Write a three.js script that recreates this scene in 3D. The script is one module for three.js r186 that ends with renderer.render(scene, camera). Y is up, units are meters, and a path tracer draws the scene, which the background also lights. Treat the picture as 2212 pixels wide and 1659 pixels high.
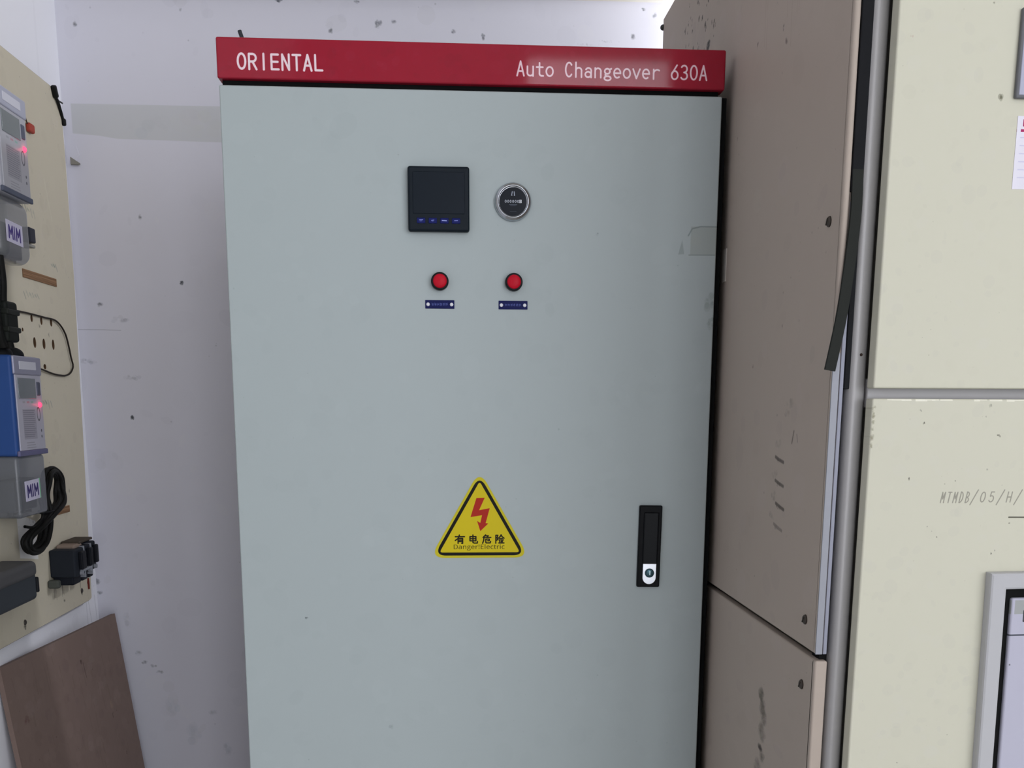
import * as THREE from 'three';
import { RoundedBoxGeometry } from 'three/addons/geometries/RoundedBoxGeometry.js';
import { RectAreaLightUniformsLib } from 'three/addons/lights/RectAreaLightUniformsLib.js';
import { mergeGeometries } from 'three/addons/utils/BufferGeometryUtils.js';

// ---------------------------------------------------------------- camera, light, exposure
const scene = new THREE.Scene();
const camera = new THREE.PerspectiveCamera(2 * Math.atan(1285 / 2200) * 180 / Math.PI, 2212 / 2570, 0.05, 50);
camera.position.set(-0.05, 1.443, 1.738);
camera.up.set(0.00785, 0.982825, -0.184373);
camera.lookAt(-0.05 + 0.063997, 1.443 - 0.184495, 1.738 - 0.980748);
camera.setViewOffset(2212, 2570, 0, 0, 2212, 1659);       // the photograph is the upper part of a taller frame

scene.background = new THREE.Color(0.80, 0.88, 1.0);       // overcast day outside
const renderer = new THREE.WebGLRenderer({ antialias: true });
renderer.toneMapping = THREE.LinearToneMapping;
renderer.toneMappingExposure = 1.0;
renderer.shadowMap.enabled = true;
RectAreaLightUniformsLib.init();
const LIGHT = { windowNear: 4.2, windowFar: 2.05, tube: 40, wallLamp: 1.75, cool: 0xf3f6ff };

// ---------------------------------------------------------------- helpers
let seedState = 7;
function rnd() { seedState = (seedState * 1664525 + 1013904223) >>> 0; return seedState / 4294967296; }
function reseed(n) { seedState = n >>> 0; }
const used = {};
function numbered(name) { const n = used[name] = (used[name] ?? -1) + 1; return n ? name + '_' + String(n).padStart(3, '0') : name; }
function tag(o, label, category, group) {
  o.userData.label = label; o.userData.category = category;
  if (group) o.userData.group = group;
  return o;
}
function thing(name, label, category, pos = [0, 0, 0], group) {
  const g = new THREE.Group(); g.name = numbered(name); g.position.set(...pos); scene.add(g);
  return tag(g, label, category, group);
}
function part(name, geo, mat, parent, pos = [0, 0, 0], rot = [0, 0, 0], label) {
  const m = new THREE.Mesh(geo, mat); m.name = parent === scene ? numbered(name) : name;
  m.position.set(...pos); m.rotation.set(...rot); m.castShadow = m.receiveShadow = true;
  if (label) m.userData.label = label;
  parent.add(m); return m;
}
function struct(name, geo, mat, pos = [0, 0, 0], rot) {
  const m = part(name, geo, mat, scene, pos, rot); m.userData.kind = 'structure'; return m;
}
const box = (w, h, d) => new THREE.BoxGeometry(w, h, d);
const rbox = (w, h, d, r = 0.003, s = 3) => new RoundedBoxGeometry(w, h, d, s, Math.min(r, w / 2.01, h / 2.01, d / 2.01));
const span = (a, b) => [(a + b) / 2, Math.abs(b - a)];
// box given by its extents
function boxAt(name, x0, x1, y0, y1, z0, z1, mat, parent, r = 0, label) {
  const [cx, w] = span(x0, x1), [cy, h] = span(y0, y1), [cz, d] = span(z0, z1);
  return part(name, r ? rbox(w, h, d, r) : box(w, h, d), mat, parent, [cx, cy, cz], [0, 0, 0], label);
}
// uv from a flat mapping of two axes of the mesh's own space
function planar(geo, ia, a0, a1, ib, b0, b1) {
  const p = geo.attributes.position, uv = new Float32Array(p.count * 2);
  for (let i = 0; i < p.count; i++) {
    const v = [p.getX(i), p.getY(i), p.getZ(i)];
    uv[2 * i] = (v[ia] - a0) / (a1 - a0); uv[2 * i + 1] = (v[ib] - b0) / (b1 - b0);
  }
  geo.setAttribute('uv', new THREE.BufferAttribute(uv, 2)); return geo;
}
function canvasTex(w, h, draw) {
  const c = document.createElement('canvas'); c.width = w; c.height = h;
  const g = c.getContext('2d'); draw(g, w, h);
  const t = new THREE.CanvasTexture(c); t.colorSpace = THREE.SRGBColorSpace; t.anisotropy = 8; return t;
}
function tube(points, r, closed = false, n = 0) {
  const c = new THREE.CatmullRomCurve3(points.map(p => new THREE.Vector3(...p)), closed, 'centripetal');
  return new THREE.TubeGeometry(c, n || points.length * 8, r, 10, closed);
}
const cyl = (r0, r1, h, n = 40) => new THREE.CylinderGeometry(r0, r1, h, n);
function lathe(pts, n = 64) { return new THREE.LatheGeometry(pts.map(p => new THREE.Vector2(...p)), n); }
const std = (color, roughness = 0.6, metalness = 0, extra = {}) => new THREE.MeshPhysicalMaterial({ color, roughness, metalness, specularIntensity: metalness > 0.3 ? 1 : 0.3, ...extra });
const phys = o => new THREE.MeshPhysicalMaterial(o);
// irregular specks and blots for dirt that the photograph shows
function blot(g, x, y, rx, ry, color, alpha, n = 14) {
  g.fillStyle = color; const m = Math.min(rx, ry);
  for (let i = 0; i < n; i++) {
    g.globalAlpha = alpha * (0.15 + 0.45 * rnd());
    const a = rnd() * 6.283, q = Math.sqrt(rnd()) * 0.85, r = m * (0.22 + 0.5 * rnd());
    g.beginPath(); g.ellipse(x + Math.cos(a) * rx * q, y + Math.sin(a) * ry * q, r * (1 + 0.5 * rnd()), r, rx > ry ? 0.2 * rnd() : 1.57, 0, 6.283); g.fill();
  }
  g.globalAlpha = 1;
}
function speckle(g, w, h, n, color, a, r0, r1) {
  g.fillStyle = color;
  for (let i = 0; i < n; i++) { g.globalAlpha = a * rnd(); g.beginPath(); g.arc(rnd() * w, rnd() * h, r0 + (r1 - r0) * rnd() ** 3, 0, 6.283); g.fill(); }
  g.globalAlpha = 1;
}
function grain(g, w, h, n, amount) {       // fine even tone variation of paint and plaster
  for (let i = 0; i < n; i++) {
    g.globalAlpha = amount * rnd(); g.fillStyle = rnd() < 0.5 ? '#000' : '#fff';
    const s = 3 + rnd() * 22; g.beginPath(); g.ellipse(rnd() * w, rnd() * h, s, s * (0.4 + rnd()), rnd() * 3, 0, 6.283); g.fill();
  }
  g.globalAlpha = 1;
}
function stroke(g, pts, lw, color, alpha = 1) {
  g.globalAlpha = alpha; g.strokeStyle = color; g.lineWidth = lw; g.lineCap = g.lineJoin = 'round';
  g.beginPath(); g.moveTo(pts[0], pts[1]); for (let i = 2; i < pts.length; i += 2) g.lineTo(pts[i], pts[i + 1]); g.stroke(); g.globalAlpha = 1;
}

// stroke lettering on a 10 x 20 cell
const P = Math.PI;
const GLYPH = {
  O: [['E', 5, 10, 4.1, 9.6, 0, 2 * P]], R: [['L', 1.2, 20, 1.2, .6, 5, .6], ['E', 5, 5.4, 3.6, 4.8, -P / 2, P / 2], ['L', 5, 10.2, 1.2, 10.2], ['L', 4.8, 10.2, 9, 20]],
  I: [['L', 5, 0, 5, 20]], E: [['L', 8.8, .6, 1.6, .6, 1.6, 19.4, 9.2, 19.4], ['L', 1.6, 9.8, 8.3, 9.8]], N: [['L', 1.4, 20, 1.4, .3, 8.6, 19.7, 8.6, 0]],
  T: [['L', .8, .6, 9.2, .6], ['L', 5, .6, 5, 20]], A: [['L', .9, 20, 5, .2, 9.1, 20], ['L', 2.5, 13.6, 7.5, 13.6]], L: [['L', 1.4, 0, 1.4, 19.4, 9, 19.4]],
  u: [['L', 1.6, 7, 1.6, 16], ['E', 5, 16, 3.4, 3.6, P, 0, 1], ['L', 8.4, 7, 8.4, 20]], t: [['L', 4.4, 2, 4.4, 16.5], ['E', 7.2, 16.5, 2.8, 3, P, P / 2, 1], ['L', 7.2, 19.5, 9, 19.5], ['L', 1, 7.6, 8.4, 7.6]],
  o: [['E', 5, 13.3, 4, 6.3, 0, 2 * P]], C: [['E', 5, 10, 4, 9.6, -.75, .75, 1]], h: [['L', 1.6, 0, 1.6, 20], ['E', 5, 11, 3.4, 3.8, P, 2 * P], ['L', 8.4, 11, 8.4, 20]],
  a: [['E', 4.7, 16, 3.4, 3.7, 0, 2 * P], ['L', 8.4, 20, 8.4, 11], ['E', 5.1, 10.8, 3.3, 3.6, -2.7, 0]], n: [['L', 1.6, 7, 1.6, 20], ['E', 5, 11, 3.4, 3.8, P, 2 * P], ['L', 8.4, 11, 8.4, 20]],
  g: [['E', 4.6, 11, 3.1, 3.6, 0, 2 * P], ['E', 5, 20.6, 3.9, 2.9, 0, 2 * P], ['L', 7, 8.6, 9.4, 7.4], ['L', 2.5, 13.8, 2.2, 16.4, 4, 17.8]], e: [['E', 5, 13.3, 3.9, 6.3, 0, .95, 1], ['L', 1.2, 13.3, 8.9, 13.3]],
  v: [['L', .9, 7, 5, 19.8, 9.1, 7]], r: [['L', 2.6, 7, 2.6, 20], ['E', 7, 12.4, 4.4, 5, P, 1.68 * P]], 6: [['E', 5, 14, 3.8, 5.7, 0, 2 * P], ['L', 7.6, .2, 1.7, 11.8]],
  3: [['E', 4.7, 5.2, 3.5, 4.8, -2.6, P / 2], ['E', 4.7, 14.8, 3.9, 4.8, -P / 2, 2.6]], 0: [['E', 5, 10, 3.9, 9.6, 0, 2 * P]],
  1: [['L', 3, 3, 5, 0, 5, 20]], 5: [['L', 8, 0, 2.5, 0, 2, 8], ['E', 4.7, 13.5, 4, 6, -2.2, 2.6]], M: [['L', 1, 20, 1.4, .5, 5, 13, 8.6, .5, 9, 20]], D: [['L', 1.5, 0, 1.5, 20], ['E', 1.5, 10, 7, 10, -P / 2, P / 2]], B: [['L', 1.5, 0, 1.5, 20], ['E', 1.5, 5, 6, 5, -P / 2, P / 2], ['E', 1.5, 15, 7, 5, -P / 2, P / 2]],
  H: [['L', 1.5, 0, 1.5, 20], ['L', 8.5, 0, 8.5, 20], ['L', 1.5, 10, 8.5, 10]], '/': [['L', 9.5, -4, .5, 25]],
  '有': [['L', 0, 4, 20, 4], ['L', 9, 0, 6, 8, 0, 13], ['L', 6, 8, 6, 20], ['L', 6, 8, 16, 8, 16, 20, 13.5, 19.4], ['L', 6, 12, 16, 12], ['L', 6, 15.6, 16, 15.6]],
  '电': [['L', 3, 4, 3, 14, 16, 14, 16, 4, 3, 4], ['L', 3, 9, 16, 9], ['L', 9.5, 0, 9.5, 18, 12, 19.4, 19, 19.4, 19.4, 15.5]],
  '危': [['L', 7.5, 0, 2, 6], ['L', 7, 2, 13.5, 2, 10, 6], ['L', 3, 6, 19, 6], ['L', 4, 6, 3.4, 13, 1, 20], ['L', 8, 10, 15.5, 10, 15.5, 14, 12, 14], ['L', 8, 10, 8, 18, 9, 19.2, 17.5, 19.2, 18.5, 15.5]],
  '险': [['L', 1.5, 1, 1.5, 20], ['L', 1.5, 1, 6, 1, 4, 7, 6, 11, 2.5, 13], ['L', 13, 0, 11, 4, 7, 8], ['L', 13, 0, 15, 4, 19.5, 8], ['L', 10, 9, 16, 9], ['L', 9, 12, 10.5, 17], ['L', 13, 11.5, 13.6, 16], ['L', 17.5, 11.5, 15, 18], ['L', 8, 19.4, 19.5, 19.4]],
};
function letters(g, text, x, y, advance, capH, lw, color, wide = 0.86, slant = 0) {
  g.strokeStyle = color; g.lineWidth = lw; g.lineCap = g.lineJoin = 'round';
  [...text].forEach((ch, i) => {
    const cell = text.charCodeAt(0) > 999 ? 20 : 10, sx = advance * wide / cell, sy = capH / 20, ox = x + i * advance + advance * (1 - wide) / 2;
    for (const s of GLYPH[ch] ?? []) {
      g.beginPath();
      if (s[0] === 'L') for (let k = 1; k < s.length; k += 2) { const px = ox + s[k] * sx + slant * (20 - s[k + 1]) * sy, py = y + s[k + 1] * sy; k === 1 ? g.moveTo(px, py) : g.lineTo(px, py); }
      else {
        const [, cx, cy, rx, ry, a0, a1, ccw] = s; let d = a1 - a0; if (ccw) { while (d >= 0) d -= 2 * P; }
        for (let k = 0; k <= 28; k++) { const a = a0 + d * k / 28, yy = cy + Math.sin(a) * ry, px = ox + (cx + Math.cos(a) * rx) * sx + slant * (20 - yy) * sy, py = y + yy * sy; k ? g.lineTo(px, py) : g.moveTo(px, py); }
      }
      g.stroke();
    }
  });
}

// ---------------------------------------------------------------- the setting
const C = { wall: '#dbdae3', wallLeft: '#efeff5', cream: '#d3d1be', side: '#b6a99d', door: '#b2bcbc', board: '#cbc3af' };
// back wall: the window of it that the photograph shows carries the marks
const WX0 = -0.95, WX1 = 0.55, WY0 = 0.40, WY1 = 2.45;
const wallBackTex = canvasTex(1400, 1914, (g, w, h) => {
  reseed(11);
  const X = x => (x - WX0) / (WX1 - WX0) * w, Y = y => (WY1 - y) / (WY1 - WY0) * h;
  g.fillStyle = C.wall; g.fillRect(0, 0, w, h);
  grain(g, w, h, 900, 0.018);
  // patch of older paint
  g.globalAlpha = 0.92; g.fillStyle = '#cbccce';
  g.beginPath(); g.moveTo(X(-0.9), Y(2.114)); g.lineTo(X(-0.35), Y(2.1155)); g.lineTo(X(-0.35), Y(2.034)); g.lineTo(X(-0.80), Y(2.040)); g.lineTo(X(-0.84), Y(2.046)); g.lineTo(X(-0.9), Y(2.05)); g.fill(); g.globalAlpha = 1;
  blot(g, X(-0.75), Y(2.07), 70, 25, '#b4b6bb', 0.12); blot(g, X(-0.62), Y(2.075), 60, 26, '#c4c3b9', 0.14);
  stroke(g, [X(-0.93), Y(1.612), X(-0.86), Y(1.612), X(-0.82), Y(1.611)], 1.2, '#8d8f95', 0.5);
  // scuffs, nail holes and dirt
  for (const [x, y, rx, ry, a] of [[-.672, 1.7217, 5, 4, .8], [-.806, 1.406, 4, 5, .8], [-.866, 1.670, 6, 4, .3], [-.825, 1.636, 26, 7, .10], [-.90, 1.539, 22, 6, .14], [-.801, 1.502, 22, 7, .14], [-.76, 1.868, 3, 6, .3],
    [-.423, 2.345, 10, 4, .6], [-.200, 2.298, 5, 9, .35], [-.193, 2.303, 4, 6, .3], [-.162, 2.306, 5, 4, .3], [-.245, 2.345, 7, 3, .3], [-.305, 2.282, 4, 5, .3], [-.024, 2.288, 6, 4, .3], [.044, 2.279, 4, 7, .35], [.395, 2.286, 4, 7, .3], [.34, 2.276, 30, 2, .25], [.29, 2.268, 34, 2, .22],
    [.419, 2.347, 5, 3, .3], [.444, 2.335, 4, 4, .25], [-.878, 2.282, 4, 4, .3], [-.642, 2.319, 3, 3, .15],
    [-.827, .821, 10, 6, .12], [-.815, .796, 7, 4, .28], [-.795, .786, 9, 4, .2], [-.779, .769, 9, 4, .2], [-.851, .905, 8, 22, .06], [-.755, .68, 20, 26, .04], [-.70, .60, 18, 26, .04], [-.65, .66, 12, 6, .07], [-.92, 1.005, 7, 6, .25], [-.914, .976, 7, 4, .2], [-.62, .56, 10, 16, .06]]) blot(g, X(x), Y(y), rx, ry, '#3e4046', a, 16);
  speckle(g, w, h, 160, '#55575c', 0.25, 0.6, 2.2);
});
const matWallBack = std(0xffffff, 0.85, 0, { map: wallBackTex });
const matWall = std(C.wall, 0.85), matFar = std('#d6d6d6', 0.85), matCeil = std('#cfcac0', 0.9), matFloor = std('#c2c0ba', 0.7);
{
  const g = box(6.92, 4.0, 0.1); g.translate(2.44, 1.95, -0.87); planar(g, 0, WX0, WX1, 1, WY0, WY1);
  const wall = struct('wall_back', g, matWallBack);
  // lifted flake of plaster close to the corner
  const s = new THREE.Shape(); s.moveTo(-0.011, 0.008); s.lineTo(0.013, -0.010); s.lineTo(0.008, -0.0125); s.lineTo(-0.008, -0.012); s.closePath();
  part('plaster_flake', new THREE.ExtrudeGeometry(s, { depth: 0.004, bevelEnabled: false }), std('#8e8b82', 0.9), wall, [-0.898, 1.990, -0.818], [-0.5, 0, 0]);
  const s2 = new THREE.Shape(); s2.moveTo(-0.012, 0.02); s2.lineTo(0.004, 0.018); s2.lineTo(0.010, -0.004); s2.lineTo(0.0, -0.018); s2.lineTo(-0.012, -0.014); s2.closePath();
  part('plaster_flake', new THREE.ExtrudeGeometry(s2, { depth: 0.002, bevelEnabled: false }), matWall, wall, [-0.898, 2.006, -0.82]);
}
const wallLeftTex = canvasTex(1024, 1024, (g, w, h) => {
  reseed(21); g.fillStyle = C.wallLeft; g.fillRect(0, 0, w, h); grain(g, w, h, 500, 0.018);
  // mapped z -.85..0, y .4..1.1 : scratches below the meter board
  for (const [x, y, x2, y2] of [[.115, .17, .09, .30], [.13, .17, .125, .30], [.06, .18, .05, .27]]) stroke(g, [x * w, y * h, x2 * w, y2 * h], 3, '#8f9198', 0.35);
  speckle(g, w, h, 120, '#55575c', 0.3, 0.6, 2.5);
});
{ const g = box(0.1, 4.0, 6.24); g.translate(-0.97, 1.95, 2.20); planar(g, 2, -0.85, 0, 1, 0.4, 1.1); struct('wall_left', g, std(0xffffff, 0.85, 0, { map: wallLeftTex })); }
boxAt('wall_right', 5.80, 5.90, -0.05, 3.95, -0.92, 5.35, matFar, scene).userData.kind = 'structure';
{ // front wall behind the camera, with two tall frosted windows in daylight
  const wins = [[0.44, 1.44, 1, LIGHT.windowNear], [1.64, 5.60, 5, LIGHT.windowFar]], wy0 = 0.25, wy1 = 3.64;
  const s = new THREE.Shape(); s.moveTo(-1.02, -0.05); s.lineTo(5.90, -0.05); s.lineTo(5.90, 3.95); s.lineTo(-1.02, 3.95); s.closePath();
  for (const [a, b] of wins) { const hole = new THREE.Path(); hole.moveTo(a, wy0); hole.lineTo(a, wy1); hole.lineTo(b, wy1); hole.lineTo(b, wy0); hole.closePath(); s.holes.push(hole); }
  struct('wall_front', new THREE.ExtrudeGeometry(s, { depth: 0.12, bevelEnabled: false }), matFar, [0, 0, 5.20]);
  const fm = std('#e4e4e2', 0.5);
  wins.forEach(([a, b, n, radiance], k) => {
    const W = b - a, H = wy1 - wy0, win = new THREE.Group(); win.name = 'window_' + (k + 1); win.userData.kind = 'structure'; win.position.set((a + b) / 2, wy0, 5.25); scene.add(win);
    for (const y of [0.025, H - 0.025]) part('window_frame', rbox(W, 0.05, 0.05, 0.004), fm, win, [0, y, 0]);
    for (let i = 0; i <= n; i++) part('window_frame', rbox(0.05, H - 0.1, 0.05, 0.004), fm, win, [-W / 2 + 0.025 + i * (W - 0.05) / n, H / 2, 0]);
    for (let i = 0; i < n; i++) part('pane', box((W - 0.05) / n - 0.05, H - 0.1, 0.006), std('#f2f6fa', 0.6, 0, { emissive: LIGHT.cool, emissiveIntensity: 1.0 }), win, [-W / 2 + 0.025 + (i + 0.5) * (W - 0.05) / n, H / 2, 0], [0, 0, 0], 'frosted pane lit by daylight');
    const l = new THREE.RectAreaLight(LIGHT.cool, radiance, W - 0.1, H - 0.1); l.position.set(0, H / 2, -0.04); win.add(l);      // shines towards -z, into the room
  });
}
boxAt('floor', -1.02, 5.90, -0.10, 0, -0.92, 5.32, matFloor, scene).userData.kind = 'structure';
boxAt('ceiling', -1.02, 5.90, 3.9, 4.0, -0.92, 5.32, matCeil, scene).userData.kind = 'structure';
boxAt('trim_1', -0.92, 5.80, 2.362, 3.9, -0.82, -0.76, matCeil, scene).userData.kind = 'structure';   // concrete beam over the back wall

// ---------------------------------------------------------------- lamps (outside the frame; their light and reflections show)
function tubeLamp(label, x, y, z, len, radiance) {
  const t = thing('fluorescent_lamp', label, 'lamp', [x, y, z]);
  part('housing', rbox(len + 0.06, 0.045, 0.07, 0.006), std('#eceef0', 0.4), t, [0, -0.0225, 0]);
  part('tube', cyl(0.013, 0.013, len, 24), std('#ffffff', 0.4, 0, { emissive: LIGHT.cool, emissiveIntensity: 5 }), t, [0, -0.062, 0], [0, 0, P / 2]);
  for (const s of [-1, 1]) part('lamp_holder', rbox(0.02, 0.05, 0.03, 0.004), std('#dfe1e3', 0.5), t, [s * (len / 2 + 0.01), -0.055, 0]);
  const l = new THREE.RectAreaLight(LIGHT.cool, radiance, len, 0.05); l.position.set(0, -0.08, 0); l.rotation.x = -P / 2; t.add(l);
  return t;
}
tubeLamp('white fluorescent batten on the ceiling in front of the cream switchboard', 1.55, 3.9, 2.3, 1.2, LIGHT.tube);
{
  const t = thing('bulkhead_lamp', 'round white bulkhead lamp on the back wall behind the cream switchboard', 'lamp', [0.84, 2.24, -0.82]);
  part('base', cyl(0.06, 0.065, 0.03, 40), std('#e8e8e6', 0.5), t, [0, 0, 0.015], [P / 2, 0, 0]);
  part('globe', new THREE.SphereGeometry(0.05, 32, 20), std('#ffffff', 0.4, 0, { emissive: LIGHT.cool, emissiveIntensity: 4 }), t, [0, 0, 0.075]);
  const l = new THREE.PointLight(LIGHT.cool, LIGHT.wallLamp, 0, 2); l.position.set(0, 0, 0.075); l.castShadow = true; l.shadow.radius = 2.2; t.add(l);
}

// ---------------------------------------------------------------- changeover cabinet
{
  const cab = thing('changeover_cabinet', 'tall grey-green steel changeover cabinet with a red title strip along its top', 'cabinet', [0, 0, 0]);
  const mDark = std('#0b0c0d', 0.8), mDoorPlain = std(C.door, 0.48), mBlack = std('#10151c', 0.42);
  boxAt('body', -0.398, 0.396, 0.10, 1.990, -0.50, -0.026, mDoorPlain, cab, 0.002);
  boxAt('plinth', -0.39, 0.39, 0, 0.10, -0.48, -0.03, std('#30343a', 0.6), cab, 0.002);
  boxAt('gap_shade_strip', 0.3990, 0.4092, 0.10, 1.931, -0.034, -0.006, mDark, cab, 0.001, 'black strip standing in for the shade in the gap on the right');  // added black strip: gives the gap its deep shade as colour
  // title strip
  const hx0 = -0.4006, hx1 = 0.4029, hw = hx1 - hx0;
  const headTex = canvasTex(2048, 153, (g, w, h) => {
    reseed(31); g.fillStyle = '#9c0d2a'; g.fillRect(0, 0, w, h); grain(g, w, h, 260, 0.03);
    const k = w / hw;
    letters(g, 'ORIENTAL', (-0.3705 - hx0) * k, 0.0235 / 0.06 * h, 0.01695 * k, 0.0228 / 0.06 * h, 8.6, '#f4dfe4', 0.84);
    letters(g, 'Auto Changeover 630A', (0.0655 - hx0) * k, 0.0245 / 0.06 * h, 0.01545 * k, 0.0215 / 0.06 * h, 6.8, '#f1d3da', 0.86);
  });
  const hg = rbox(hw, 0.060, 0.032, 0.003, 4); planar(hg, 0, -hw / 2, hw / 2, 1, -0.03, 0.03);
  part('title_strip', hg, phys({ color: 0xffffff, map: headTex, roughness: 0.55, specularIntensity: 0.35, clearcoat: 0.5, clearcoatRoughness: 0.05 }), cab, [(hx0 + hx1) / 2, 1.970, -0.012], [0, 0, 0], 'glossy red title strip lettered in white');
  part('gap_strip', box(0.79, 0.010, 0.02), mDark, cab, [0, 1.9362, -0.018], [0, 0, 0], 'black gap under the title strip');
  // door with the marks the photograph shows on it
  const dw = 0.7995, DY0 = 0.75, DY1 = 1.935;
  const doorTex = canvasTex(1100, 1630, (g, w, h) => {
    reseed(41); const X = x => (x + 0.4) / 0.8 * w, Y = y => (DY1 - y) / (DY1 - DY0) * h, k = w / 0.8;
    g.fillStyle = C.door; g.fillRect(0, 0, w, h); grain(g, w, h, 700, 0.012);
    g.globalAlpha = 0.30; g.fillStyle = '#8c9187'; g.fillRect(X(0.356), Y(1.7305), X(0.4) - X(0.356), Y(1.686) - Y(1.7305));          // old tape
    g.globalAlpha = 0.25; g.fillStyle = '#a9afa6'; g.fillRect(X(0.356), Y(1.714), X(0.372) - X(0.356), Y(1.702) - Y(1.714)); g.globalAlpha = 1;
    stroke(g, [X(0.352), Y(1.716), X(0.358), Y(1.727), X(0.372), Y(1.7305), X(0.399), Y(1.7305)], 3, '#6f7a78', 0.5);
    stroke(g, [X(0.354), Y(1.6855), X(0.397), Y(1.6858)], 2.5, '#717a76', 0.5);
    g.globalAlpha = 0.4; g.fillStyle = '#7f8a86'; g.beginPath(); g.moveTo(X(0.336), Y(1.686)); g.lineTo(X(0.342), Y(1.709)); g.lineTo(X(0.346), Y(1.687)); g.fill(); g.globalAlpha = 1;
    blot(g, X(0.391), Y(1.61), 11, 24, '#7d8780', 0.3); blot(g, X(0.395), Y(1.575), 7, 18, '#737d7a', 0.3);
    blot(g, X(-0.293), Y(1.078), 4, 3, '#5a6064', 0.8, 6); blot(g, X(-0.15), Y(0.88), 5, 8, '#6a7376', 0.2, 6); blot(g, X(0.2), Y(1.716), 4, 3, '#5a6064', 0.3, 5); blot(g, X(0.14), Y(1.40), 3, 3, '#5a6064', 0.25, 5);
    speckle(g, w, h, 90, '#5f686a', 0.25, 0.5, 1.8);
  });
  const dg = rbox(dw, 1.832, 0.024, 0.0025, 4); planar(dg, 0, -0.4, 0.4, 1, DY0 - 1.015, DY1 - 1.015);
  part('door', dg, std(0xffffff, 0.46, 0, { map: doorTex }), cab, [0.0005, 1.0155, -0.012]);
  // digital panel meter
  const pm = part('panel_meter', rbox(0.0985, 0.0995, 0.014, 0.004, 4), std('#131c24', 0.45), cab, [-0.0578, 1.7650, 0.007], [0, 0, 0], 'square black digital panel meter, switched off');
  part('screen', rbox(0.083, 0.064, 0.002, 0.001), phys({ color: '#101a24', roughness: 0.4, specularIntensity: 0.3 }), pm, [0, 0.009, 0.0068]);
  ['SET', 'left', 'MENU', 'up'].forEach((k, i) => {
    const tex = canvasTex(96, 64, (g, w, h) => {
      g.fillStyle = '#101a5e'; g.fillRect(0, 0, w, h); const c = '#8f9ae0';
      if (i === 0) { stroke(g, [30, 26, 68, 24], 9, c); stroke(g, [34, 40, 56, 38], 6, c, .8); }
      if (i === 1) { stroke(g, [34, 30, 62, 26], 8, c); stroke(g, [38, 40, 54, 42], 6, c, .6); }
      if (i === 2) { stroke(g, [22, 30, 72, 32], 12, '#a6b0ea'); }
      if (i === 3) { stroke(g, [30, 30, 66, 28], 9, c); }
    });
    part('key', rbox(0.0135, 0.0085, 0.002, 0.001), std(0xffffff, 0.5, 0, { map: tex }), pm, [-0.0285 + i * 0.0187, -0.0335, 0.0072]);
  });
  // hour meter
  const hm = part('hour_meter', lathe([[0.0001, 0.006], [0.0225, 0.006], [0.0235, 0.0095], [0.0252, 0.0105], [0.0262, 0.0082], [0.0278, 0.0082], [0.0293, 0.0060], [0.0300, 0.003], [0.0300, 0], [0.0001, 0]], 72), std('#b9bdc2', 0.2, 1), cab, [0.0620, 1.7641, 0], [P / 2, 0, 0], 'round chrome-ringed hour meter with a black dial');
  const dialTex = canvasTex(320, 320, (g) => {
    g.fillStyle = '#10161f'; g.fillRect(0, 0, 320, 320);
    stroke(g, [150, 52, 143, 92], 9, '#aeb6c4'); stroke(g, [172, 52, 176, 92], 9, '#aeb6c4'); stroke(g, [140, 92, 152, 92], 5, '#aeb6c4'); stroke(g, [170, 92, 182, 92], 5, '#aeb6c4');
    for (let i = 0; i < 6; i++) { letters(g, '0', 62 + i * 29, 144, 24, 28, 5, '#cfd5df', 0.8); }
    g.fillStyle = '#eef1f6'; g.fillRect(234, 140, 26, 36); letters(g, '0', 236, 146, 20, 24, 4, '#20262e', 0.8);
    stroke(g, [118, 196, 204, 196], 9, '#8f98a6', 0.55); stroke(g, [128, 206, 190, 206], 5, '#8f98a6', 0.4);
    stroke(g, [125, 270, 198, 270], 5, '#7c8593', 0.45);
  });
  const dial = cyl(0.0222, 0.0222, 0.001, 48); dial.rotateX(P / 2); planar(dial, 0, -0.0222, 0.0222, 1, -0.0222, 0.0222); dial.rotateX(-P / 2);
  part('dial', dial, phys({ map: dialTex, roughness: 0.4, specularIntensity: 0.3, clearcoat: 0.1, clearcoatRoughness: 0.05 }), hm, [0, 0.0065, 0]);
  // pilot lamps and their plates
  [[-0.0571, 'left'], [0.0639, 'right']].forEach(([x, s]) => {
    const l = part('indicator_lamp', lathe([[0.0001, 0.012], [0.0110, 0.0118], [0.0125, 0.0128], [0.0139, 0.0118], [0.0143, 0.009], [0.0143, 0], [0.0001, 0]], 56), std('#0d0f12', 0.4), cab, [x, 1.6388, 0], [P / 2, 0, 0], s + ' red pilot lamp in a black collar');
    part('lens', lathe([[0.0001, 0.0165], [0.0060, 0.0160], [0.0098, 0.0148], [0.0112, 0.0128], [0.0114, 0.011], [0.0001, 0.011]], 56), std('#c4142b', 0.45), l);
    const tex = canvasTex(480, 140, (g, w, h) => {
      g.fillStyle = '#0d1550'; g.fillRect(0, 0, w, h); reseed(s === 'left' ? 5 : 6);
      for (let i = 0; i < 6; i++) { const cx = 112 + i * 46; for (let k = 0; k < 4; k++) stroke(g, [cx + k * 9 - 4, 44 + rnd() * 12, cx + k * 9 - 6 + rnd() * 8, 92 - rnd() * 12], 4.5, '#7f8ccb', 0.65); stroke(g, [cx - 4, 52 + rnd() * 26, cx + 26, 52 + rnd() * 26], 4, '#7f8ccb', 0.6); }
    });
    const pg = rbox(0.0478, 0.0136, 0.0012, 0.0005, 2); planar(pg, 0, -0.0239, 0.0239, 1, -0.0068, 0.0068);
    const pl = part('nameplate', pg, std(0xffffff, 0.5, 0, { map: tex }), cab, [x - 0.0004 - (s === 'right' ? 0.0004 : 0), 1.6029, 0.0006], [0, 0, 0], 'small navy nameplate below the ' + s + ' lamp');
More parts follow.
